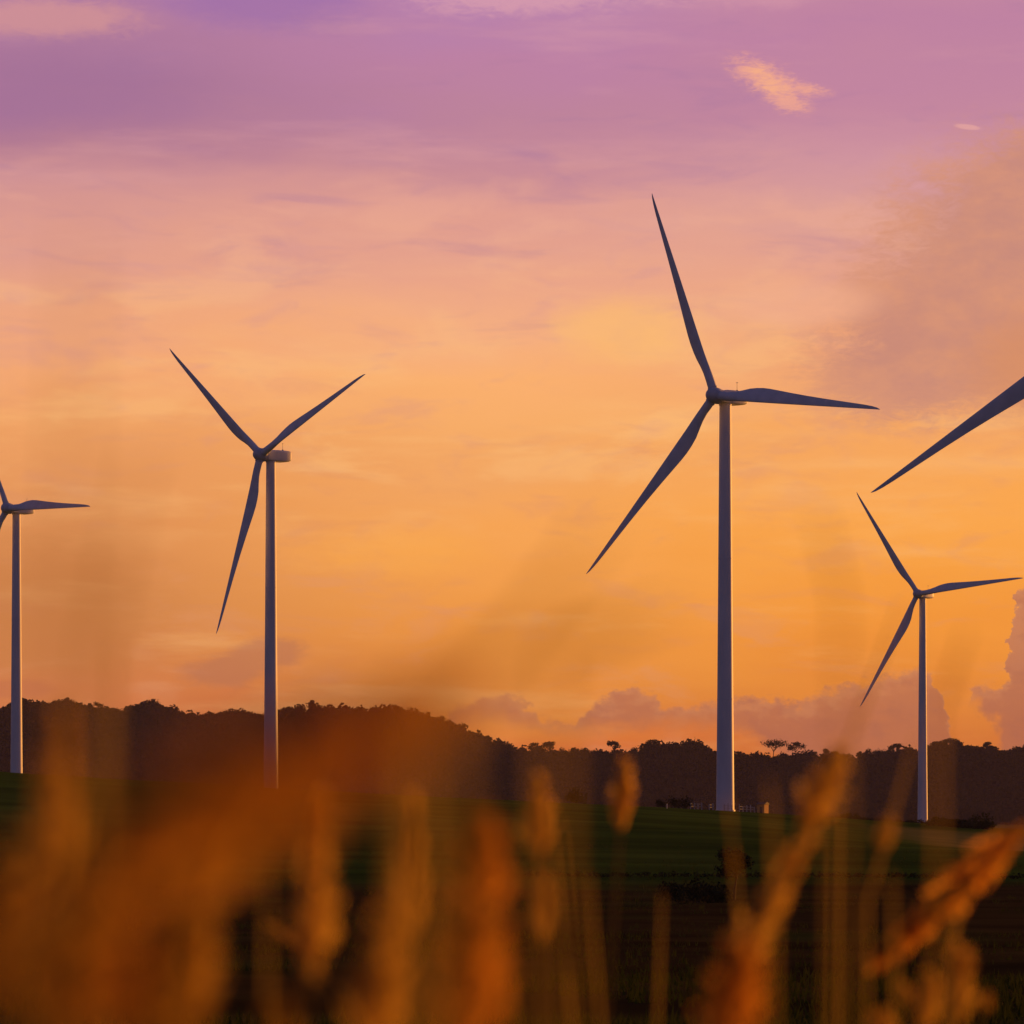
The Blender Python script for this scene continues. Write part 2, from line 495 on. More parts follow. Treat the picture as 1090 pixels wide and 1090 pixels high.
def build_fence():
    root = empty('field_fence', on_ground(735, 718)); tag(root, 'low pale post fence at the foot of the tallest tower', 'fence')
    o0 = root.location.copy()
    xs = list(range(735, 805, 4))
    prev = None
    for i, px in enumerate(xs):
        q = on_ground(px, 718 + 3 * math.sin(i)) - o0
        if px in (751, 763, 783): prev = None; continue
        m = MB(); hh = 1.25 + .2 * math.sin(i * 2.1)
        m.box((0, 0, hh / 2 - .1), (0.16, 0.16, hh + .2)); m.box((0, 0, hh + .03), (0.2, 0.2, 0.05))
        po = obj('post', m.mesh('post', M['post']), root); po.location = q
        if prev is not None:
            for z in (.5, 1.0):
                rail = MB(); rail.tube([prev + Vector((0, 0, z)), q + Vector((0, 0, z))], [.035, .035], 5); obj('rail', rail.mesh('rail', M['post']), root)
        prev = q
    hp = on_ground(812, 714); h = empty('field_hut', hp, rad(-38)); tag(h, 'tiny orange walled hut with a dark roof right of the tallest tower base', 'hut')
    m = MB(); m.box((0, 0, .8), (1.7, 1.5, 1.8)); obj('wall', m.mesh('wall', M['hut_wall']), h)
    m = MB(); m.add([(-1.05, -.95, 1.7), (1.05, -.95, 1.7), (1.05, .95, 1.7), (-1.05, .95, 1.7), (-1.05, 0, 2.2), (1.05, 0, 2.2)],
                    [(0, 1, 5, 4), (2, 3, 4, 5), (0, 4, 3), (1, 2, 5), (0, 3, 2, 1)])
    obj('roof', m.mesh('roof', M['hut_roof']), h)
    m = MB(); m.box((.1, -.765, .6), (.62, .04, 1.3)); obj('door', m.mesh('door', M['hut_roof']), h)
    k = empty('marker_post', on_ground(710, 690)); tag(k, 'single short white marker post left of the tallest tower', 'post')
    m = MB(); m.tube([(0, 0, -.2), (0, 0, .85)], [.1, .1], 10); obj('shaft', m.mesh('shaft', M['post']), k)
    m = MB(); m.lathe([(.1, .86), (.12, .88), (.12, .98), (.06, 1.04), (.01, 1.05)], 10); obj('cap', m.mesh('cap', M['hut_roof']), k)


build_fence()


# ------------------------------------------------------------------ field grass
def build_field_grass():
    V, Fc = [], []
    N = 9000
    ys = 50 * (9.0 ** rng.random(N)); u = rng.uniform(-.17, .17, N)
    for y, a in zip(ys, u):
        x = a * y; z = float(ground_h(x, y))
        if mnoise.noise(Vector((x * .06, y * .03, 9.1))) < -0.12: continue
        h = rng.uniform(.12, .45) * (1.0 if y < 330 else .7)
        for k in range(5):
            t = rng.uniform(0, 6.28); sp = rng.uniform(.05, .28); w = rng.uniform(.015, .05)
            bx, by = x + rng.normal() * .15, y + rng.normal() * .15
            q = len(V)
            V += [(bx - w * math.cos(t + 1.57), by - w * math.sin(t + 1.57), z - .05), (bx + w * math.cos(t + 1.57), by + w * math.sin(t + 1.57), z - .05),
                  (bx + sp * math.cos(t), by + sp * math.sin(t), z + h * rng.uniform(.6, 1))]
            Fc.append((q, q + 1, q + 2))
    o = obj('field_grass', mesh_np('field_grass', V, Fc, M['tuft']))
    tag(o, 'rough dark tufts of grass over the field', 'grass', kind='stuff')


build_field_grass()


# ------------------------------------------------------------------ wind turbines
def blade_mesh():
    #        r/R   chord  thick  twist(deg)  le offset
    st = [(0.018, 1.8, 1.8, 0), (0.05, 1.82, 1.78, 0), (0.085, 2.02, 1.66, 6), (0.12, 2.28, 1.45, 9), (0.16, 2.58, 1.2, 11), (0.20, 2.86, 1.0, 11.5), (0.24, 3.05, .86, 11),
          (0.28, 3.1, .76, 10), (0.32, 3.0, .67, 9), (0.38, 2.72, .57, 7.5), (0.46, 2.34, .47, 6), (0.56, 1.92, .38, 4), (0.68, 1.5, .29, 2.4), (0.80, 1.14, .21, 1.2),
          (0.90, .84, .15, .4), (0.95, .62, .11, 0), (0.98, .4, .07, 0), (0.995, .18, .04, 0), (1.0, .05, .02, 0)]
    n = 20
    vs, fs = [], []
    for r, ch, th, tw in st:
        circ = max(0.0, min(1.0, 1 - (r - 0.04) / 0.17)); circ = circ * circ * (3 - 2 * circ)
        le = 0.88 if r < .06 else 0.88 - (r - .06) / .94 * .80
        tw = rad(tw + 4)
        pre = 0.9 * r * r
        for k in range(n):
            a = 2 * math.pi * k / n
            cx_, cy_ = math.cos(a) * .5 + .5, math.sin(a)          # 0 = leading edge .. 1 = trailing edge
            u = (1 - math.cos(a)) / 2
            t = 2.6 * (0.2969 * math.sqrt(max(u, 0)) - .126 * u - .3516 * u * u + .2843 * u ** 3 - .1036 * u ** 4) / .52
            prof = (t if a <= math.pi else -t * .75) * .5 * th * 1.35
            x_af, z_af = le - u * ch, prof
            x_c, z_c = .875 * math.cos(a), .875 * math.sin(a)
            x = x_af * (1 - circ) + x_c * circ; z = z_af * (1 - circ) + z_c * circ
            # chord runs from +x (leading) to -x (trailing); twist turns the leading edge upwind (+z)
            xr, zr = x * math.cos(tw) - z * math.sin(tw), x * math.sin(tw) + z * math.cos(tw)
            y = r * R_BL
            vs.append((xr, y * math.cos(CONE) - 0 * zr, zr + y * math.sin(CONE) - pre * 0 ))
    for i in range(len(st) - 1):
        for k in range(n):
            fs.append((i * n + k, i * n + (k + 1) % n, (i + 1) * n + (k + 1) % n, (i + 1) * n + k))
    fs.append(tuple(range(n))[::-1]); fs.append(tuple((len(st) - 1) * n + k for k in range(n)))
    return mesh_np('blade', vs, fs, M['paint'], True)


def tower_mesh():
    m = MB(); top = H_HUB - 1.75
    pr = [(2.0, -2.5), (2.0, 0.12), (1.80, 0.121), (1.80, 0.3)]
    r = lambda z: 1.76 - (1.76 - 1.16) * z / top
    for z in (22, 50):
        pr += [(r(z), z), (r(z) + .035, z + .02), (r(z) + .035, z + .22), (r(z), z + .24)]
    pr += [(r(top), top), (1.28, top + .05), (1.28, top + .3)]
    m.lathe(pr, 48)
    me = m.mesh('tower', M['paint'], True); me.set_sharp_from_angle(angle=rad(25))
    return me


def nacelle_mesh():
    """rounded box from just behind the hub to the tail, y positive = downwind"""
    st = [(-1.75, 1.15, 1.15, 0), (-1.3, 1.4, 1.3, 0), (-.3, 1.55, 1.42, .02), (1.6, 1.6, 1.45, .06), (3.6, 1.6, 1.42, .1), (4.9, 1.55, 1.32, .16), (5.25, 1.45, 1.22, .2), (5.35, 1.3, 1.1, .2)]
    n = 24; vs, fs = [], []
    for y, w, h, zc in st:
        for k in range(n):
            a = 2 * math.pi * k / n + math.pi / n
            c, s = math.cos(a), math.sin(a); e = .36
            vs.append((w * math.copysign(abs(c) ** e, c), y, zc + h * math.copysign(abs(s) ** e, s)))
    for i in range(len(st) - 1):
        for k in range(n): fs.append((i * n + k, (i + 1) * n + k, (i + 1) * n + (k + 1) % n, i * n + (k + 1) % n))
    fs.append(tuple(range(n))); fs.append(tuple((len(st) - 1) * n + k for k in range(n))[::-1])
    me = mesh_np('nacelle', vs, fs, M['paint'], True); me.set_sharp_from_angle(angle=rad(45)); return me


def sensor_mesh():
    m = MB()
    m.tube([(0, 3.7, 1.3), (0, 3.7, 3.3)], [.05, .035], 6)
    m.tube([(-.25, 3.7, 3.25), (.25, 3.7, 3.25)], [.05, .05], 6)
    m.box((0, 3.7, 1.6), (.3, .3, .4))
    return m.mesh('wind_sensor', M['steel'])


def hub_mesh():
    m = MB()
    m.lathe([(1.28, -1.25), (1.55, -1.15), (1.62, -.4), (1.6, .4), (1.42, 1.1), (1.05, 1.65), (.55, 1.98), (.12, 2.08)], 32)
    return m.mesh('hub', M['paint_dark'], True)


def collar_mesh():
    m = MB(); m.lathe([(.93, 0.0), (1.0, .05), (1.0, .28), (.93, .33)], 28)
    return m.mesh('blade_collar', M['paint_dark'], True)


ME = dict(blade=blade_mesh(), tower=tower_mesh(), nacelle=nacelle_mesh(), sensor=sensor_mesh(), hub=hub_mesh(), collar=collar_mesh())


def make_turbine(t, base):
    root = empty('wind_turbine', base, -rad(t[3]))
    tag(root, t[5], 'wind turbine', 'white three bladed wind turbines across the field')
    obj('tower', ME['tower'], root)
    top = Matrix.Translation((0, 0, H_HUB - .12))
    na = obj('nacelle', ME['nacelle'], root); na.matrix_local = top
    obj('wind_sensor', ME['sensor'], na)
    hubm = Matrix.Translation((0, -OVER, H_HUB)) @ Matrix(((1, 0, 0, 0), (0, math.sin(TILT), -math.cos(TILT), 0), (0, math.cos(TILT), math.sin(TILT), 0), (0, 0, 0, 1)))
    hb = obj('hub', ME['hub'], root); hb.matrix_local = hubm
    for k in range(3):
        bl = obj('blade', ME['blade'], root)
        bl.matrix_local = hubm @ Matrix.Rotation(rad(t[4] + 120 * k) - math.pi / 2, 4, 'Z')
        co = obj('blade_collar', ME['collar'], bl)
        co.matrix_local = Matrix.Rotation(CONE, 4, 'X') @ Matrix.Translation((0, 1.45, 0)) @ Matrix.Rotation(-math.pi / 2, 4, 'X')
    return root


for t, b in zip(TURB, BASES): make_turbine(t, b)


# ------------------------------------------------------------------ foreground grass
def plume_mesh(seed, mat, dens=1.0, slim=1.0):
    """feathery seed head along +z, one unit long, about a quarter unit wide"""
    g = np.random.default_rng(seed); V, Fc = [], []
    for k in range(int(70 * dens)):
        z0 = g.random() ** 0.9 * .86
        a = g.uniform(0, 6.28); L = (.26 * (1 - z0) ** .8 + .06) * g.uniform(.7, 1.2)
        wid = .13 * slim * (1 - z0 * .75) * g.uniform(.35, 1.0)
        for j in range(9):
            s = (j + 1) / 9
            p = np.array((math.cos(a) * wid * s ** .8, math.sin(a) * wid * s ** .8, z0 + L * s))
            d = np.array((math.cos(a) * .5, math.sin(a) * .5, 1.0)) + g.normal(size=3) * .45; d /= np.linalg.norm(d)
            q_ = np.cross(d, g.normal(size=3)); q_ /= np.linalg.norm(q_)
            l, w = g.uniform(.04, .07), g.uniform(.011, .019)
            q = len(V)
            V += [p - d * l * .5, p + q_ * w, p + d * l * .5, p - q_ * w]; Fc.append((q, q + 1, q + 2, q + 3))
        # the branchlet itself
        q = len(V); w = .003
        V += [(0, 0, z0), (w, w, z0), (math.cos(a) * wid, math.sin(a) * wid, z0 + L)]; Fc.append((q, q + 1, q + 2))
    return mesh_np('plume', V, Fc, mat)


PL = [plume_mesh(1, M['plume']), plume_mesh(2, M['plume']), plume_mesh(3, M['plume_red'], 1.2), plume_mesh(4, M['plume'], .8, .8), plume_mesh(5, M['plume_shaded'], 1.6, 1.4), plume_mesh(6, M['plume_shaded'], 1.1), plume_mesh(7, M['plume_red'], 1.6, 1.4)]


def blade_strip(m, pts, w, stem=0.0):
    n = len(pts); vs, fs = [], []
    for i, p in enumerate(pts):
        t = (pts[min(i + 1, n - 1)] - pts[max(i - 1, 0)]).normalized()
        s = t.cross(Vector((.2, 1, .1))).normalized() * (w * .5 * (1 - (i / (n - 1)) ** 1.25) * (1 if i / (n - 1) > stem + .25 else .16 + .84 * max(0, (i / (n - 1) - stem) / .25)) + .0004)
        vs += [p - s, p + s + Vector((0, w * .15, 0))]
    for i in range(n - 1): fs.append((2 * i, 2 * i + 1, 2 * i + 3, 2 * i + 2))
    m.add(vs, fs)


GR = 'tall seeding grasses in front of the lens'


def grass(p0, p1, d, wpx, kind, label, lean=0.0, stalk_r=.0016, leaves=0, seed=0, d1=None, curve=0.0, group=GR):
    """seed head from p0 (its foot) to p1 (its tip), photo positions, at distance d; the stem runs on down to the ground"""
    g = np.random.default_rng(900 + seed)
    A, B = at(*p0, d), at(*p1, d1 or d)
    ax = B - A; L = ax.length
    gx, gy = A.x - ax.normalized().x * .5 + lean, d + g.uniform(-.02, .25)
    base = Vector((gx, gy, float(ground_h(gx, gy))))
    root = empty('grass_plant', base); tag(root, label, 'grass', group)
    a, b = A - base, B - base
    st = MB()
    # cubic from the ground, leaving upright, arriving along the head
    c1 = Vector((0, 0, a.z * .5)); c2 = a - ax.normalized() * min(.45, a.length * .4)
    pts = []
    for i in range(15):
        s = i / 14; pts.append(c1 * 3 * s * (1 - s) ** 2 + c2 * 3 * s * s * (1 - s) + a * s ** 3)
    pts += [a + (b - a) * .45, a + (b - a) * .9]
    st.tube(pts, [stalk_r * (1.5 - .9 * i / (len(pts) - 1)) for i in range(len(pts))], 6)
    obj('stalk', st.mesh('stalk', M['stalk'], True), root)
    w = wpx * d / F
    pm = obj('plume', PL[kind], root)
    q = ax.to_track_quat('Z', 'Y').to_matrix().to_4x4()
    sc = w / .20
    pm.matrix_local = Matrix.Translation(a) @ q @ Matrix.Rotation(g.uniform(0, 6.28), 4, 'Z') @ Matrix.Diagonal((sc, sc, L, 1))
    for k in range(leaves):
        m = MB(); i0 = int(g.integers(3, 9)); q0 = pts[i0]
        an = g.uniform(0, 6.28); out = Vector((math.cos(an), math.sin(an) * .6, 0)); ln = g.uniform(.3, .6)
        pp = [q0 + out * (ln * s * .55) + Vector((0, 0, ln * (s * 1.1 - s * s * .75))) for s in [j / 9 for j in range(10)]]
        blade_strip(m, pp, g.uniform(.006, .011)); obj('leaf', m.mesh('leaf', M['leaf']), root)
    return root


def leafblade(p0, p1, d, wpx, label, seed=0, d1=None, bend=0.0, group=GR):
    """one long grass leaf crossing the view from p0 up to p1, rooted in the ground below p0"""
    A, B = at(*p0, d), at(*p1, d1 or d)
    base = Vector((A.x - (B.x - A.x) * .25, d + .05, float(ground_h(A.x, d))))
    o0 = base
    pts = []
    mid = (A + B) / 2 + Vector((bend, 0, 0))
    for i in range(10):
        s = i / 9; pts.append(base * (1 - s) ** 2 + A * 0 + (A - Vector((0, 0, .0))) * (2 * s * (1 - s)) + A * s * s - o0)
    pts = [(base.lerp(A, s)) - o0 for s in [j / 8 for j in range(8)]]
    for i in range(10):
        s = i / 9; pts.append(A * (1 - s) ** 2 + mid * 2 * s * (1 - s) + B * s * s - o0)
    m = MB(); blade_strip(m, pts, wpx * d / F, .42)
    o = obj('grass_shoot', m.mesh('grass_shoot', M['leaf'])); o.location = base
    tag(o, label, 'grass leaf', group)
    return o


# right half: the heads that can be told apart
grass((574, 915), (573, 822), 2.3, 40, 0, 'blurred upright orange plume, taller of the two upright heads near the centre', seed=1)
grass((578, 1010), (576, 925), 2.2, 32, 1, 'blurred plume directly below the upright head at the centre', seed=2)
grass((660, 890), (666, 803), 2.9, 37, 3, 'short upright plume on a pale stem between centre and the tallest tower', lean=-.02, seed=3)
grass((852, 890), (900, 792), 2.1, 48, 0, 'bright plume leaning right against the forest, right of the tallest tower', lean=-.16, seed=4)
grass((775, 1050), (862, 885), 2.0, 42, 1, 'long orange plume leaning right below the bright leaning head', lean=-.06, seed=5)
grass((770, 1125), (795, 1000), 1.5, 74, 2, 'big soft russet plume at the bottom edge under the tallest turbine', seed=6, leaves=1)
grass((1105, 870), (922, 1035), 2.6, 46, 2, 'thick brownish plume drooping in from the right edge towards the bottom', seed=7, lean=.15, leaves=0)
grass((936, 912), (948, 868), 2.4, 32, 3, 'small stubby yellow plume left of the drooping one', seed=8)
grass((1020, 1095), (1022, 1000), 2.2, 40, 1, 'upright plume at the bottom right corner area, taller of two', seed=9)
grass((985, 1100), (990, 1030), 2.3, 34, 0, 'upright plume at the bottom right corner area, shorter of two', seed=10)
grass((975, 1070), (955, 1045), 2.4, 20, 3, 'tiny side plume beside the two bottom right plumes, on their left', seed=11)
grass((1045, 1080), (1052, 1055), 2.5, 20, 3, 'tiny side plume beside the two bottom right plumes, on their right', seed=12)
grass((935, 1110), (940, 1072), 2.2, 36, 0, 'plume tip just peeking over the bottom edge at right', seed=13)
# centre left
grass((432, 1010), (437, 842), 1.7, 48, 0, 'tall olive orange plume standing left of the big red orange head', seed=20, leaves=1)
grass((512, 980), (514, 862), 1.35, 66, 2, 'big red orange plume at the bottom centre', seed=21)
grass((500, 1130), (512, 950), 1.1, 84, 2, 'very soft dark red plume filling the bottom centre', seed=22)
grass((330, 1060), (342, 840), 1.6, 52, 0, 'tall blurred plume at left centre with a dark gap on its left', seed=23, leaves=1)
grass((318, 1010), (280, 980), 2.4, 16, 3, 'tiny bright seed tip poking left from the left centre plume', seed=24)
grass((395, 1120), (415, 960), 1.2, 70, 1, 'soft brown plume low between the two left centre heads', seed=25)
# left: very near and very soft
near = 'grass head against the lens, only an orange brown blur at the left'
grass((58, 960), (62, 750), 1.0, 58, 0, 'tall soft orange column of grass by the turbine at the left edge', seed=30)
grass((30, 985), (500, 728), .47, 96, 6, 'huge dark orange blurred plume slanting up from the left bottom to the centre', seed=31, lean=-.05)
grass((120, 905), (420, 758), .40, 105, 6, 'second huge blurred plume lying along the slanting one', seed=32, lean=-.05)
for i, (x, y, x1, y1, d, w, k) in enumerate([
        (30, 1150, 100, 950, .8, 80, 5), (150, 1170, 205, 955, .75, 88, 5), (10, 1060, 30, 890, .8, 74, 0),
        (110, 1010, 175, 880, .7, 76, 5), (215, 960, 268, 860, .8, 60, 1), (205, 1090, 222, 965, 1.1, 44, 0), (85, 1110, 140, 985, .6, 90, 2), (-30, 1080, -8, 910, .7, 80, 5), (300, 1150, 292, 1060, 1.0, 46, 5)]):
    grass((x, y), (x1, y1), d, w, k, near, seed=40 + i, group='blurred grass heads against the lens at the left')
# leaves and bare stems smeared across sky and hill
thin = 'thin out of focus grass leaf smeared faintly across the sky'
for i, (p0, p1, d, w, b) in enumerate([
        ((440, 790), (640, 555), .55, 30, .004), ((465, 770), (530, 690), .42, 60, .0), ((590, 690), (715, 648), .6, 30, .0), ((70, 760), (85, 250), .5, 7, .0),
        ((100, 700), (150, 480), .6, 9, .0), ((890, 830), (960, 640), 1.9, 7, .0), ((1000, 760), (1030, 670), 1.3, 9, .0), ((895, 640), (870, 540), .9, 8, .0),
        ((118, 860), (122, 680), 1.2, 8, .0)]):
    leafblade(p0, p1, d, w, thin, i, bend=b, group='faint grass leaves across the sky')
stemlab = 'slender out of focus grass stem in front of the dark field'
for i, (x, y, x1, y1, d, w) in enumerate([(790, 1000, 775, 850, 2.2, 9), (826, 980, 820, 830, 1.8, 9), (700, 1100, 705, 950, 2.6, 6), (612, 1100, 596, 880, 1.9, 8),
                                       (640, 1100, 628, 930, 2.3, 9), (925, 960, 975, 780, 2.3, 8), (955, 1090, 950, 930, 2.0, 10), (1012, 1010, 1030, 940, 2.4, 12), 
                                       (545, 1100, 528, 900, 1.5, 10), (285, 1100, 284, 900, 1.5, 8)]):
    leafblade((x, y), (x1, y1), d, w * .62, stemlab, 60 + i, group='slender grass stems before the field')

# ------------------------------------------------------------------ haze
HAZE = True
if HAZE:
    m = MB(); m.box((0, 0, 66), (12000, 12000, 190))
    hm = bpy.data.materials.new('haze_air'); hm.use_nodes = True
    nt = hm.node_tree; nt.nodes.remove(nt.nodes['Principled BSDF'])
    pv = nt.nodes.new('ShaderNodeVolumePrincipled'); pv.inputs['Density'].default_value = 2.3e-5
    pv.inputs['Color'].default_value = (0.72, 0.64, 1.0, 1)
    nt.links.new(pv.outputs[0], nt.nodes['Material Output'].inputs['Volume'])
    hz = obj('haze', m.mesh('haze', hm)); tag(hz, 'thin dusk haze lying over the field and ridge', 'haze', kind='stuff')

# ------------------------------------------------------------------ sun and sky
sd = bpy.data.lights.new('sun', 'SUN'); sd.energy = 5.0; sd.angle = rad(0.53); sd.color = (1.0, 0.38, 0.05)
so = bpy.data.objects.new('sun', sd); COL.objects.link(so)
sdir = Vector((math.sin(SUN_AZ) * math.cos(SUN_EL), math.cos(SUN_AZ) * math.cos(SUN_EL), math.sin(SUN_EL)))
so.rotation_euler = sdir.to_track_quat('Z', 'Y').to_euler()
so.location = sdir * 300


def lin(c):
    return tuple((v / 255 / 12.92) if v <= 10 else ((v / 255 + .055) / 1.055) ** 2.4 for v in c)


def build_world():
    w = bpy.data.worlds.new('World'); C.world = w; w.use_nodes = True
    nt = w.node_tree; N, L = nt.nodes, nt.links
    N.clear()

    def val(i, v):
        if isinstance(v, (int, float)): i.default_value = v
        elif isinstance(v, tuple): i.default_value = (*v, 1) if len(v) == 3 else v
        else: L.new(v, i)

    def mt(op, a, b=0.0, c=0.0, clamp=False):
        n = N.new('ShaderNodeMath'); n.operation = op; n.use_clamp = clamp
        for i, v in enumerate((a, b, c)): val(n.inputs[i], v)
        return n.outputs[0]

    def sm(v, lo, hi):
        n = N.new('ShaderNodeMapRange'); n.interpolation_type = 'SMOOTHSTEP'
        val(n.inputs[0], v); val(n.inputs['From Min'], lo); val(n.inputs['From Max'], hi); return n.outputs[0]

    def mix(f, a, b, mode='MIX'):
        n = N.new('ShaderNodeMix'); n.data_type = 'RGBA'; n.blend_type = mode
        val(n.inputs['Factor'], f); val(n.inputs['A'], a); val(n.inputs['B'], b); return n.outputs['Result']

    def ramp(f, stops):
        r = N.new('ShaderNodeValToRGB'); e = r.color_ramp.elements; r.color_ramp.interpolation = 'LINEAR'
        while len(e) < len(stops): e.new(.5)
        for el, (p, c) in zip(e, sorted(stops)): el.position = p; el.color = (*c, 1)
        val(r.inputs[0], f); return r.outputs[0]

    def fcurve(f, pts):
        n = N.new('ShaderNodeFloatCurve'); cu = n.mapping.curves[0]
        while len(cu.points) < len(pts): cu.points.new(.5, .5)
        for p, (x, y) in zip(cu.points, pts): p.location = (x, y); p.handle_type = 'AUTO'
        n.mapping.update(); val(n.inputs['Value'], f); return n.outputs[0]
    tc = N.new('ShaderNodeTexCoord'); nv = N.new('ShaderNodeVectorMath'); nv.operation = 'NORMALIZE'
    L.new(tc.outputs['Generated'], nv.inputs[0])
    sp = N.new('ShaderNodeSeparateXYZ'); L.new(nv.outputs[0], sp.inputs[0])
    az = mt('ARCTAN2', sp.outputs['X'], sp.outputs['Y'])
    el = mt('ARCSINE', sp.outputs['Z'])
    U = mt('MULTIPLY_ADD', az, F, CX)             # azimuth and elevation in units of 1/3860 radian
    V = mt('SUBTRACT', HZ, mt('MULTIPLY', el, F))  # 860 at the horizon, 0 about 13 degrees up
    cv = N.new('ShaderNodeCombineXYZ'); L.new(U, cv.inputs[0]); L.new(V, cv.inputs[1]); UV = cv.outputs[0]

    def noise(sx, sy, detail=5, off=0.0, rough=.55, rot=0.0, dist=0.0):
        mp = N.new('ShaderNodeMapping'); mp.inputs['Scale'].default_value = (1 / sx, 1 / sy, 1)
        mp.inputs['Location'].default_value = (off, off * .7, off); mp.inputs['Rotation'].default_value = (0, 0, rot)
        L.new(UV, mp.inputs[0])
        n = N.new('ShaderNodeTexNoise'); n.inputs['Scale'].default_value = 1; n.inputs['Detail'].default_value = detail
        n.inputs['Roughness'].default_value = rough; n.inputs['Distortion'].default_value = dist
        L.new(mp.outputs[0], n.inputs['Vector']); return n.outputs[0]
    # slowly wandering height so that bands are not ruler-straight
    Vw = mt('ADD', V, mt('MULTIPLY', mt('SUBTRACT', noise(420, 110, 4, 3.1), .5), 150))
    tV = mt('DIVIDE', Vw, 900.0, clamp=True)

    def col(rows): return ramp(tV, [(r / 900, lin(c)) for r, c in rows])
    left = col([(0, (168, 116, 168)), (50, (178, 124, 158)), (110, (168, 116, 152)), (160, (180, 124, 147)), (200, (208, 146, 148)), (260, (222, 156, 143)), (320, (233, 163, 135)),
                (400, (246, 170, 118)), (480, (241, 162, 100)), (560, (226, 146, 86)), (640, (214, 136, 78)), (700, (212, 130, 74)), (760, (214, 122, 72)), (860, (205, 105, 60))])
    cent = col([(0, (184, 130, 174)), (60, (190, 130, 165)), (120, (190, 132, 156)), (180, (203, 142, 150)), (220, (225, 158, 145)), (280, (236, 166, 138)), (340, (247, 176, 130)),
                (400, (253, 178, 112)), (450, (250, 175, 105)), (500, (245, 167, 98)), (560, (250, 167, 86)), (620, (246, 160, 76)), (680, (241, 152, 66)), (740, (232, 142, 62)), (800, (222, 112, 50)), (860, (200, 95, 45))])
    rght = col([(0, (203, 141, 160)), (60, (192, 131, 163)), (120, (197, 136, 160)), (180, (210, 150, 160)), (240, (221, 160, 152)), (300, (234, 165, 138)), (360, (240, 165, 120)),
                (420, (245, 168, 108)), (480, (250, 169, 92)), (540, (254, 169, 78)), (600, (252, 163, 67)), (660, (247, 153, 58)), (720, (238, 143, 54)), (780, (222, 125, 52)), (860, (205, 100, 45))])
    sky = mix(sm(U, 40, 560), left, cent); sky = mix(sm(U, 500, 960), sky, rght)

    # thin streaked veils: warm lights and mauve shades
    n1 = noise(330, 46, 6, 7.7, .6, rad(-6)); n2 = noise(150, 34, 6, 21.3, .6, rad(5), .6)
    nD = noise(190, 62, 5, 41.0, .58, rad(-14), .4); nE = noise(120, 40, 5, 57.0, .6, rad(10), .5)
    sky = mix(mt('MULTIPLY', mt('MULTIPLY', sm(nD, .50, .66), .42), mt('MULTIPLY', sm(V, 130, 260), mt('SUBTRACT', 1.0, sm(V, 480, 620)))), sky, mix(sm(V, 200, 420), lin((238, 172, 150)), lin((255, 192, 124))))
    sky = mix(mt('MULTIPLY', mt('MULTIPLY', sm(nE, .52, .70), .36), sm(V, 120, 240)), sky, mix(sm(V, 250, 600), lin((214, 152, 150)), lin((226, 150, 104))))
    sky = mix(mt('MULTIPLY', sm(n1, .50, .74), .34), sky, mix(sm(V, 120, 420), lin((222, 160, 168)), lin((255, 190, 122))))
    sky = mix(mt('MULTIPLY', sm(n2, .52, .78), .30), sky, mix(sm(V, 150, 560), lin((160, 116, 160)), lin((214, 140, 106))))

    def gauss(cx, cy, rx, ry, rot=0.0):
        dx = mt('SUBTRACT', U, float(cx)); dy = mt('SUBTRACT', V, float(cy))
        c, s = math.cos(rot), math.sin(rot)
        a = mt('DIVIDE', mt('ADD', mt('MULTIPLY', dx, c), mt('MULTIPLY', dy, s)), float(rx))
        b = mt('DIVIDE', mt('SUBTRACT', mt('MULTIPLY', dy, c), mt('MULTIPLY', dx, s)), float(ry))
        return mt('EXPONENT', mt('MULTIPLY', mt('ADD', mt('MULTIPLY', a, a), mt('MULTIPLY', b, b)), -1.0))
    nA = noise(95, 60, 7, 4.4, .68); nB = noise(30, 11, 8, 15.2, .75, rad(24), 1.0); nC = noise(20, 15, 6, 9.9, .6)
    nsum = mt('ADD', mt('MULTIPLY', mt('SUBTRACT', nA, .5), 1.0), mt('MULTIPLY', mt('SUBTRACT', nB, .5), .7))

    def cloud(shape, colr, lo, hi, k, amt=1.0):
        nonlocal sky
        f = mt('MULTIPLY', sm(mt('ADD', shape, mt('MULTIPLY', mt('MULTIPLY', nsum, k), mt('MULTIPLY', shape, 2.5, clamp=True))), lo, hi), amt)
        sky = mix(f, sky, colr)
    # pink bright veil high on the left, patches along the top
    cloud(gauss(60, 38, 120, 26), lin((214, 150, 150)), .25, .85, .9, .75)
    cloud(gauss(560, 6, 150, 28), lin((218, 158, 174)), .2, .9, 1.6, .8)
    cloud(gauss(410, 3, 60, 12), lin((214, 150, 168)), .2, .9, 1.4, .7)
    cloud(gauss(800, 6, 90, 22), lin((214, 152, 168)), .25, .9, 1.1, .55)
    cloud(gauss(280, 12, 130, 40), lin((152, 108, 172)), .2, .9, .7, .55)
    cloud(gauss(60, 112, 170, 50), lin((164, 114, 152)), .2, .9, .6, .55)
    # brownish soft cloud at the right
    sh = mt('ADD', mt('ADD', gauss(1080, 290, 165, 130), gauss(1140, 215, 80, 60)), mt('MULTIPLY', gauss(960, 395, 110, 70), .75))
    cloud(sh, mix(sm(nA, .3, .7), lin((200, 138, 122)), lin((219, 150, 118))), .20, .80, 1.2, .9)
    cloud(gauss(1120, 400, 110, 70), lin((217, 142, 96)), .2, .9, .5, .6)
    # light tongue beside it
    cloud(gauss(850, 330, 105, 30), lin((243, 176, 142)), .3, .9, .6, .6)
    cloud(gauss(665, 355, 90, 42), lin((255, 190, 112)), .25, .95, .7, .6)
    cloud(gauss(420, 590, 120, 36), lin((255, 172, 76)), .3, .95, .8, .5)
    cloud(gauss(60, 640, 150, 110), lin((198, 122, 66)), .3, 1.0, .5, .55)
    # the small glowing cloud
    keep = nsum
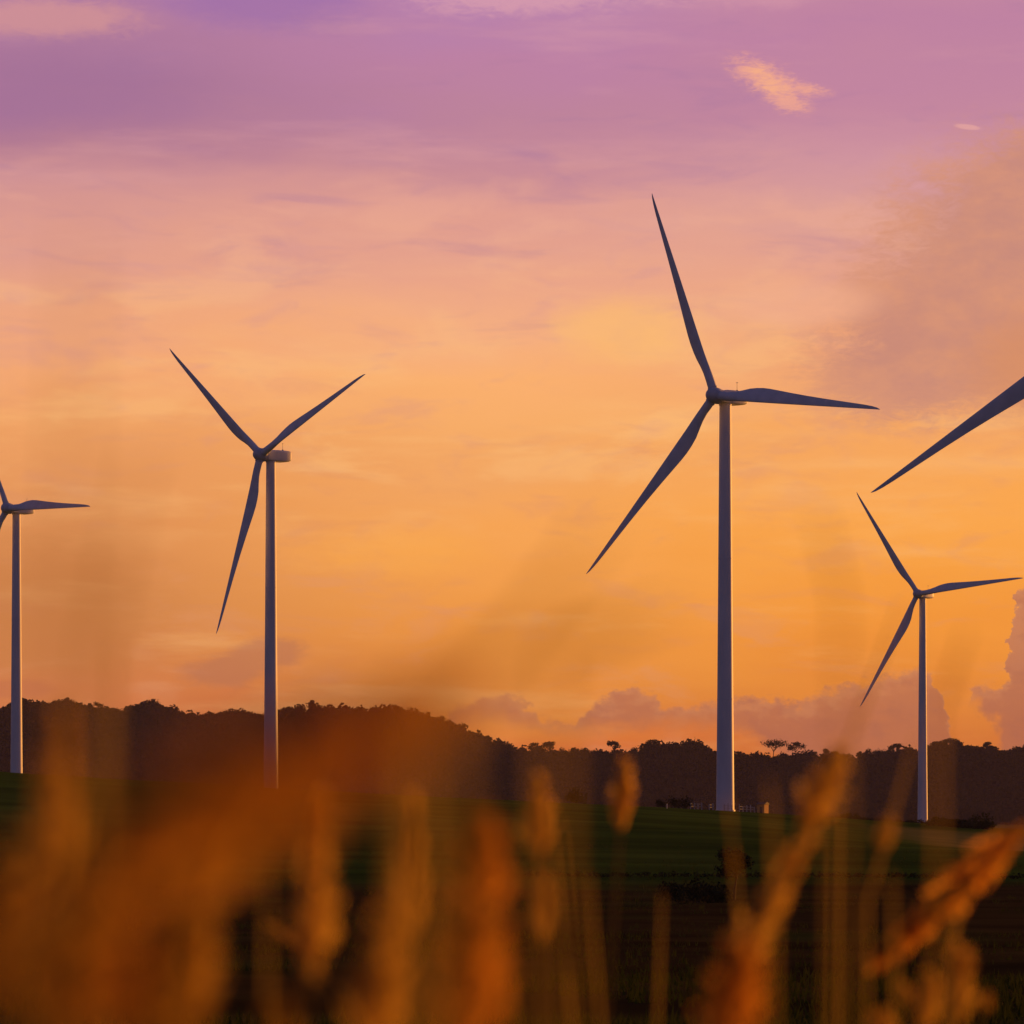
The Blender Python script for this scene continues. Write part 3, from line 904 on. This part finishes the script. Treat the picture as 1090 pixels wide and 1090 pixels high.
    nsum = mt('ADD', mt('SUBTRACT', noise(26, 7.5, 8, 71.0, .78, rad(26), .8), .5), mt('MULTIPLY', mt('SUBTRACT', noise(11, 5, 6, 83.0, .7, rad(-20)), .5), .6))
    sh = mt('ADD', mt('ADD', gauss(796, 86, 24, 13, rad(24)), gauss(826, 102, 28, 19, rad(25))), mt('ADD', gauss(842, 122, 20, 9, rad(20)), gauss(864, 108, 20, 6, rad(10))))
    cloud(sh, lin((240, 166, 144)), .08, 1.35, 2.8, .85)
    cloud(mt('ADD', gauss(806, 88, 20, 8, rad(24)), gauss(824, 106, 22, 10, rad(15))), lin((250, 178, 134)), .30, 1.5, 2.8, .7)
    nsum = keep
    cloud(gauss(1028, 149, 17, 3.5, rad(8)), lin((228, 164, 160)), .35, .8, .4, .8)
    # low cumulus bank along the ridge
    sU = mt('DIVIDE', mt('ADD', mt('ADD', U, mt('ADD', mt('MULTIPLY', mt('SUBTRACT', noise(26, 24, 5, 51.0, .6), .5), 46.0), mt('MULTIPLY', mt('SUBTRACT', noise(70, 60, 3, 61.0), .5), 40.0))), 200.0), 1600.0, clamp=True)

    def prof(pts): return mt('MULTIPLY', fcurve(sU, [((x + 200) / 1600, (1000 - y) / 1000) for x, y in pts]), 1000.0)
    edge = mt('ADD', mt('MULTIPLY', mt('SUBTRACT', nC, .5), 34.0), mt('MULTIPLY', mt('SUBTRACT', noise(10, 9, 5, 33.0), .5), 14.0))
    hgt = mt('SUBTRACT', 1000.0, V)
    top = prof([(-200, 820), (440, 812), (500, 745), (545, 738), (592, 770), (620, 756), (652, 742), (668, 730), (692, 736), (712, 752), (760, 748), (815, 742), (845, 746), (885, 734), (905, 727), (935, 723),
                (960, 717), (985, 714), (1000, 740), (1010, 790), (1018, 785), (1027, 736), (1042, 730), (1064, 728), (1073, 690), (1078, 640), (1100, 612), (1180, 640), (1260, 740), (1400, 790)])
    bot = prof([(-200, 840), (440, 840), (500, 768), (592, 777), (640, 776), (775, 774), (800, 784), (835, 806), (880, 850), (985, 850), (1012, 800), (1026, 746), (1046, 766), (1064, 800), (1082, 850), (1400, 860)])
    dep = mt('SUBTRACT', mt('ADD', top, edge), hgt)
    m_top = sm(dep, -3.0, 7.0)
    m_bot = sm(mt('SUBTRACT', hgt, mt('ADD', bot, mt('MULTIPLY', edge, .5))), -13.0, 15.0)
    bank = mt('MULTIPLY', m_top, m_bot)
    bcol = mix(sm(V, 640, 790), lin((200, 130, 96)), lin((182, 106, 76)))
    bcol = mix(mt('MULTIPLY', sm(nA, .35, .7), .45), bcol, lin((206, 122, 74)))
    bcol = mix(mt('MULTIPLY', mt('SUBTRACT', 1.0, sm(mt('ADD', dep, mt('MULTIPLY', mt('SUBTRACT', nC, .5), 40.0)), 0.0, 24.0)), .34), bcol, lin((222, 148, 98)))
    bcol = mix(mt('MULTIPLY', sm(noise(46, 26, 6, 91.0, .6), .48, .66), .4), bcol, lin((168, 100, 80)))
    bank = mt('MULTIPLY', bank, mix(sm(U, 470, 640), (.70, .70, .70), (.92, .92, .92)))
    sky = mix(bank, sky, bcol)
    cloud(mt('ADD', gauss(240, 718, 52, 20), gauss(288, 694, 44, 18)), lin((186, 116, 86)), .28, .85, 1.0, .6)
    cloud(gauss(20, 735, 60, 14), lin((196, 112, 74)), .4, .8, .5, .5)
    # the rest of the dome: dusk above and behind
    elev = mt('DIVIDE', el, math.pi / 2, clamp=True)
    dusk = ramp(elev, [(0, (.115, .08, .15)), (.06, (.11, .086, .19)), (.18, (.078, .07, .195)), (.45, (.047, .05, .155)), (1, (.032, .04, .11))])
    azf = mt('COSINE', mt('SUBTRACT', az, rad(18)))
    west = mt('MULTIPLY', sm(azf, -.05, .75), sm(elev, .27, .145))
    # warm afterglow around the low sun, just outside the view on the right
    full = mix(west, dusk, sky)
    st = N.new('ShaderNodeTexSky'); st.sky_type = 'NISHITA'; st.sun_disc = False
    st.sun_elevation = SUN_EL; st.sun_rotation = SUN_AZ; st.dust_density = 3.0; st.air_density = 1.4
    bg1 = N.new('ShaderNodeBackground'); L.new(st.outputs[0], bg1.inputs[0]); bg1.inputs[1].default_value = 0.05
    bg2 = N.new('ShaderNodeBackground'); L.new(full, bg2.inputs[0]); bg2.inputs[1].default_value = 1.0
    # clouds and veils cover the clear sky in the west; elsewhere clear sky shows between them
    mx = N.new('ShaderNodeMixShader')
    L.new(mt('MAXIMUM', west, 0.75), mx.inputs[0]); L.new(bg1.outputs[0], mx.inputs[1]); L.new(bg2.outputs[0], mx.inputs[2])
    out = N.new('ShaderNodeOutputWorld'); L.new(mx.outputs[0], out.inputs[0])
    w.cycles.sampling_method = 'MANUAL'; w.cycles.sample_map_resolution = 1024


build_world()

# ------------------------------------------------------------------ camera and render settings
cd = bpy.data.cameras.new('camera'); cam = bpy.data.objects.new('camera', cd); COL.objects.link(cam)
cam.location = (0, 0, 0); cam.rotation_euler = (math.pi / 2, 0, 0)
cd.sensor_fit = 'HORIZONTAL'; cd.sensor_width = 24; cd.lens = 24 * F / 1090
cd.shift_y = (HZ - 545) / 1090
cd.clip_start = .05; cd.clip_end = 30000
cd.dof.use_dof = True; cd.dof.focus_distance = 800; cd.dof.aperture_fstop = 6.0; cd.dof.aperture_blades = 9
C.camera = cam
vs = C.view_settings
vs.view_transform = 'Standard'; vs.look = 'None'; vs.exposure = 0; vs.gamma = 1
C.render.engine = 'CYCLES'
cy = C.cycles
cy.use_denoising = True
cy.max_bounces = 6; cy.diffuse_bounces = 3; cy.volume_bounces = 1; cy.transmission_bounces = 4; cy.transparent_max_bounces = 8
cy.use_fast_gi = False
